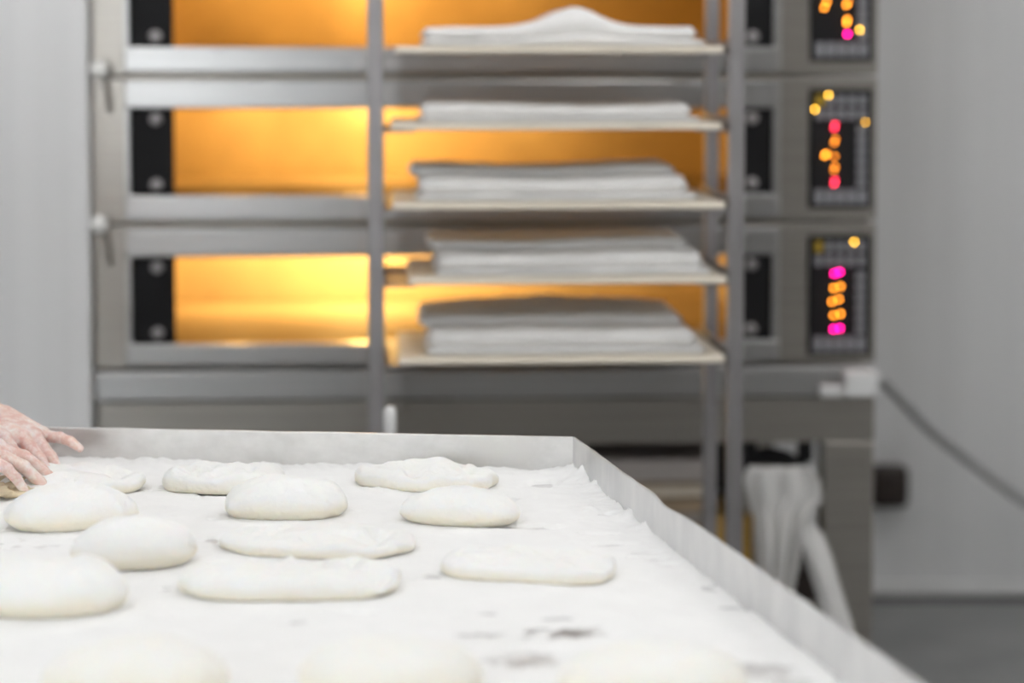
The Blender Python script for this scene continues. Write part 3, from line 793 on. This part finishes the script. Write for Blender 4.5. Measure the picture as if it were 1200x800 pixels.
# ------------------------------------------------------------------ the person pressing the dough
def skin_mat():
    m, N, L, P = new_mat('floured_skin')
    P.inputs['Roughness'].default_value = 0.6
    P.inputs['Subsurface Weight'].default_value = 0.3
    P.inputs['Subsurface Radius'].default_value = (0.012, 0.005, 0.003); P.inputs['Subsurface Scale'].default_value = 0.5
    tc = N.new('ShaderNodeTexCoord')
    n1 = N.new('ShaderNodeTexNoise'); n1.inputs['Scale'].default_value = 20; n1.inputs['Detail'].default_value = 4
    L.new(tc.outputs['Object'], n1.inputs['Vector'])
    r1 = N.new('ShaderNodeValToRGB'); r1.color_ramp.elements[0].position = .35; r1.color_ramp.elements[1].position = .65
    r1.color_ramp.elements[0].color = (0.68, 0.40, 0.35, 1); r1.color_ramp.elements[1].color = (0.78, 0.58, 0.52, 1)
    L.new(n1.outputs['Fac'], r1.inputs[0])
    n2 = N.new('ShaderNodeTexNoise'); n2.inputs['Scale'].default_value = 75; n2.inputs['Detail'].default_value = 8; n2.inputs['Roughness'].default_value = .7
    L.new(tc.outputs['Object'], n2.inputs['Vector'])
    r2 = N.new('ShaderNodeValToRGB'); r2.color_ramp.elements[0].position = .42; r2.color_ramp.elements[1].position = .74
    L.new(n2.outputs['Fac'], r2.inputs[0])
    mx = N.new('ShaderNodeMix'); mx.data_type = 'RGBA'; mx.inputs[7].default_value = (0.88, 0.86, 0.84, 1)
    # flour clings to hands and wrists only
    sx_ = N.new('ShaderNodeSeparateXYZ'); L.new(tc.outputs['Object'], sx_.inputs[0])
    mr = N.new('ShaderNodeMapRange'); mr.inputs[1].default_value = .46; mr.inputs[2].default_value = .68
    L.new(sx_.outputs[0], mr.inputs[0])
    ml = N.new('ShaderNodeMath'); ml.operation = 'MULTIPLY'; L.new(r2.outputs[0], ml.inputs[0]); L.new(mr.outputs[0], ml.inputs[1])
    L.new(ml.outputs[0], mx.inputs[0]); L.new(r1.outputs[0], mx.inputs[6]); L.new(mx.outputs[2], P.inputs['Base Color'])
    b = N.new('ShaderNodeBump'); b.inputs['Strength'].default_value = .5; b.inputs['Distance'].default_value = .0015
    L.new(n2.outputs['Fac'], b.inputs['Height']); L.new(b.outputs[0], P.inputs['Normal'])
    return m
M['skin'] = skin_mat()
M['shirt'] = mat('white_shirt', (0.78, 0.78, 0.78), 0.85, var=0.03)
M['trousers'] = mat('grey_trousers', (0.16, 0.17, 0.19), 0.85, var=0.08)
M['hair'] = mat('brown_hair', (0.06, 0.04, 0.03), 0.6, var=0.2, scale=30)
M['eye'] = mat('eye', (0.8, 0.8, 0.8), 0.2, var=0.02)
M['shoe'] = mat('dark_shoe', (0.05, 0.05, 0.05), 0.6, var=0.1)

def cap(bm, a, b, ra, rb, n=14):
    """rounded cone from a to b"""
    a, b = Vector(a), Vector(b); ax = (b - a); ln = ax.length
    if ln < 1e-6: b_sphere(bm, a, ra); return
    q = ax.to_track_quat('Z', 'Y').to_matrix()
    prof = []
    for k in range(5): t = math.pi / 2 * k / 4; prof.append((ra * math.sin(t), -ra * math.cos(t)))
    for k in range(5): t = math.pi / 2 * k / 4; prof.append((rb * math.cos(t), ln + rb * math.sin(t)))
    rings = []
    for (r, z) in prof:
        if r < 1e-6: rings.append([bm.verts.new(a + q @ Vector((0, 0, z)))])
        else: rings.append([bm.verts.new(a + q @ Vector((r * math.cos(2 * math.pi * k / n), r * math.sin(2 * math.pi * k / n), z))) for k in range(n)])
    for A, B in zip(rings, rings[1:]):
        for k in range(n):
            k2 = (k + 1) % n
            if len(A) == 1: bm.faces.new((A[0], B[k2], B[k]))
            elif len(B) == 1: bm.faces.new((A[k], A[k2], B[0]))
            else: bm.faces.new((A[k], A[k2], B[k2], B[k]))
def chain(bm, pts, rs):
    for i in range(len(pts) - 1): cap(bm, pts[i], pts[i + 1], rs[i], rs[i + 1])
def remeshed(name, bm, m, parent, voxel, smooth_it, deci=None):
    o = link(name, bm, m, None, True)
    md = o.modifiers.new('r', 'REMESH'); md.mode = 'VOXEL'; md.voxel_size = voxel
    sm = o.modifiers.new('s', 'SMOOTH'); sm.factor = .5; sm.iterations = smooth_it
    if deci: dm = o.modifiers.new('d', 'DECIMATE'); dm.ratio = deci
    dg = bpy.context.evaluated_depsgraph_get()
    me = bpy.data.meshes.new_from_object(o.evaluated_get(dg))
    o.modifiers.clear(); o.data = me
    for p in me.polygons: p.use_smooth = True
    o.parent = parent
    return o

def hand(bm, knuckle, yaw, pitch, side, curl, spread, thumb):
    """knuckle: middle knuckle; yaw/pitch of the back of the hand; side +1 = thumb on the hand's left.
    curl: for index..little three joint angles (downwards); returns wrist"""
    cy_, sy_ = math.cos(yaw), math.sin(yaw); cp, sp_ = math.cos(pitch), math.sin(pitch)
    fwd = Vector((cy_ * cp, sy_ * cp, sp_)); lat = Vector((-sy_, cy_, 0)) * side; up = fwd.cross(lat).normalized()
    if up.z < 0: up = -up
    K = Vector(knuckle)
    offs = [(.024, -.004, .001), (.0, 0, .003), (-.022, -.006, .001), (-.041, -.016, -.004)]   # lateral (to thumb), forward, up
    lens = [(.042, .026, .022), (.046, .030, .023), (.043, .028, .022), (.031, .018, .018)]
    rad = [(.0102, .0092, .0085, .0070), (.0104, .0094, .0086, .0071), (.0098, .0088, .0081, .0067), (.0088, .0078, .0072, .0060)]
    W = K - fwd * .092 - up * .004 - lat * .004
    for i in range(4):
        l_, f_, u_ = offs[i]
        k = K + lat * l_ + fwd * f_ + up * u_
        wr = W + lat * (l_ * .62)
        cap(bm, wr, k, .0155, .0118)                       # metacarpal
        cap(bm, wr - up * .006, k - up * .008 - fwd * .012, .014, .0095)
        b_sphere(bm, k + up * .002, .0112)
        a = spread[i]
        dirh = (fwd * math.cos(a) + lat * math.sin(a)).normalized()
        ang = 0; p = k; pts = [p]
        for j in range(3):
            ang += curl[i][j]
            d = dirh * math.cos(ang) - up * math.sin(ang)
            p = p + d * lens[i][j]; pts.append(p)
        chain(bm, pts, rad[i])
        for q in (1, 2): b_sphere(bm, pts[q] + up * .0008, rad[i][q] * 1.07)
    # thumb leaves the side of the palm near its base
    t0 = W + lat * .020 + fwd * .012 - up * .006
    t1 = t0 + (fwd * .72 + lat * .62 - up * .28).normalized() * .042
    t2 = t1 + (fwd * .9 + lat * thumb[0] - up * .35).normalized() * .033
    t3 = t2 + (fwd * .95 + lat * thumb[1] - up * .35).normalized() * .026
    chain(bm, [t0, t1, t2, t3], [.0165, .0130, .0108, .0085])
    cap(bm, t1, K + lat * .016 - fwd * .02 - up * .006, .010, .010)
    cap(bm, t0, K - fwd * .03, .014, .012)
    return W, fwd, lat, up

person = thing('person', 'person reaching in with bare flour-dusted hands to press a flattened dough piece', 'person', (-1.40, 2.92, 0))
PO = Vector((-1.40, 2.92, 0))
bm = bmesh.new()
R_ = math.radians
# far hand = left hand (thumb towards the camera), near hand = right hand (thumb away)
WL, fL, lL, uL = hand(bm, (-.640, 2.880, .952), R_(-44), R_(-15), -1,
    [(R_(16), R_(12), R_(6)), (R_(18), R_(14), R_(8)), (R_(19), R_(15), R_(8)), (R_(-14), R_(10), R_(16))], [R_(3), R_(0), R_(-1), R_(-14)], (.35, .15))
WR, fR, lR, uR = hand(bm, (-.648, 2.768, .960), R_(16), R_(-12), 1,
    [(R_(12), R_(14), R_(8)), (R_(16), R_(14), R_(8)), (R_(18), R_(16), R_(8)), (R_(20), R_(16), R_(10))], [R_(3), R_(0), R_(-2), R_(-4)], (.3, .1))
# arms
shL = Vector((-1.14, 3.10, 1.36)); shR = Vector((-1.14, 2.72, 1.36))
elL = Vector((-1.02, 3.19, 1.10)); elR = Vector((-.99, 2.66, 1.10))
for sh, el, W in ((shL, elL, WL), (shR, elR, WR)):
    chain(bm, [sh, sh.lerp(el, .5), el], [.056, .050, .043])
    chain(bm, [el, el.lerp(W, .35), el.lerp(W, .75), W], [.043, .045, .032, .026])
    cap(bm, W + Vector((0, .008, 0)), W - Vector((0, .008, 0)), .024, .024)
# trunk, neck, head, legs
pel = Vector((-1.42, 2.91, .95)); chest = Vector((-1.24, 2.91, 1.28)); neck = Vector((-1.13, 2.91, 1.46)); head = Vector((-1.07, 2.91, 1.60))
for dy in (-.07, 0, .07):
    chain(bm, [pel + Vector((0, dy, 0)), pel.lerp(chest, .5) + Vector((0, dy * .9, 0)), chest + Vector((0, dy * 1.15, 0))], [.125, .115, .125])
cap(bm, shL, shR, .062, .062); cap(bm, chest, (shL + shR) / 2, .12, .075)
cap(bm, (shL + shR) / 2, head - Vector((.01, 0, .07)), .062, .056)
b_sphere(bm, head + Vector((-.015, 0, .03)), .098, (1, .82, 1.05), 20, 14)
cap(bm, head + Vector((.02, 0, -.02)), head + Vector((.035, 0, -.085)), .070, .042)       # jaw
cap(bm, head + Vector((.082, 0, .02)), head + Vector((.098, 0, -.02)), .010, .016)        # nose
cap(bm, head + Vector((.072, .02, -.062)), head + Vector((.072, -.02, -.062)), .010, .010)  # lips
cap(bm, head + Vector((.072, .035, .045)), head + Vector((.072, -.035, .045)), .012, .012)  # brow
for sg in (-1, 1): b_sphere(bm, head + Vector((-.02, sg * .083, .0)), .032, (.7, .35, 1))
for sg in (-1, 1):
    hip = pel + Vector((0, sg * .095, -.03)); kn = Vector((-1.40, 2.91 + sg * .11, .50)); an = Vector((-1.44, 2.91 + sg * .11, .09))
    chain(bm, [hip, kn, kn.lerp(an, .35), an], [.085, .058, .058, .040])
    cap(bm, an - Vector((.03, 0, .045)), an + Vector((.15, 0, -.055)), .036, .030)
bmesh.ops.translate(bm, verts=bm.verts[:], vec=-PO)
body = remeshed('body', bm, 'skin', person, .0030, 5, .45)
# clothing
bm = bmesh.new()
for dy in (-.08, 0, .08):
    chain(bm, [pel + Vector((0, dy, -.03)), pel.lerp(chest, .5) + Vector((0, dy, 0)), chest + Vector((0, dy * 1.15, 0))], [.15, .14, .145])
cap(bm, shL, shR, .080, .080); cap(bm, chest, (shL + shR) / 2 - Vector((0, 0, .01)), .14, .092)
for sh, el in ((shL, elL), (shR, elR)): cap(bm, sh, sh.lerp(el, .72), .074, .068)
bmesh.ops.translate(bm, verts=bm.verts[:], vec=-PO); remeshed('shirt', bm, 'shirt', person, .008, 6)
bm = bmesh.new()
for sg in (-1, 1):
    hip = pel + Vector((0, sg * .095, -.03)); kn = Vector((-1.40, 2.91 + sg * .11, .50)); an = Vector((-1.44, 2.91 + sg * .11, .10))
    chain(bm, [pel + Vector((0, sg * .05, .02)), hip, kn, an], [.142, .112, .080, .065])
bmesh.ops.translate(bm, verts=bm.verts[:], vec=-PO); remeshed('trousers', bm, 'trousers', person, .009, 6)
for sg in (-1, 1):
    bm = bmesh.new(); an = Vector((-1.44, 2.91 + sg * .11, .05))
    chain(bm, [an - Vector((.045, 0, 0)), an + Vector((.05, 0, 0)), an + Vector((.16, 0, -.008))], [.050, .050, .042])
    for v in bm.verts: v.co.z = max(0.001, v.co.z)
    bmesh.ops.translate(bm, verts=bm.verts[:], vec=-PO); link('shoe', bm, 'shoe', person, True)
    bm = bmesh.new(); b_sphere(bm, head + Vector((.076, sg * .033, .018)) - PO, .012); link('eye', bm, 'eye', person, True)
bm = bmesh.new(); b_sphere(bm, head + Vector((-.03, 0, .048)) - PO, .106, (1, .85, .98), 20, 14)
link('hair', bm, 'hair', person, True)

# torn, unfloured end of the dough under the near hand
M['torn'] = mat('raw_tan_dough', (0.58, 0.48, 0.33), 0.7, var=0.45, scale=14, bump=0.6, bscale=60, stretch=(1, 5, 1))
pressed = bpy.data.objects['dough_piece']
bm = bmesh.new()
tc_ = on_z(6, 584, TZ + .004)
rg = random.Random(3)
for k in range(60):
    a = Vector((tc_.x + rg.uniform(-.04, .014), tc_.y + rg.uniform(-.01, .05), TZ + .008 + rg.uniform(0, .006)))
    b = a + Vector((rg.uniform(.012, .03), rg.uniform(-.006, .010), rg.uniform(-.002, .010)))
    cap(bm, a, b, rg.uniform(.003, .007), rg.uniform(.002, .0045), 8)
bmesh.ops.translate(bm, verts=bm.verts[:], vec=-pressed.location)
plabel(remeshed('torn_end', bm, 'torn', pressed, .0016, 1), 'torn tan dough end without flour')
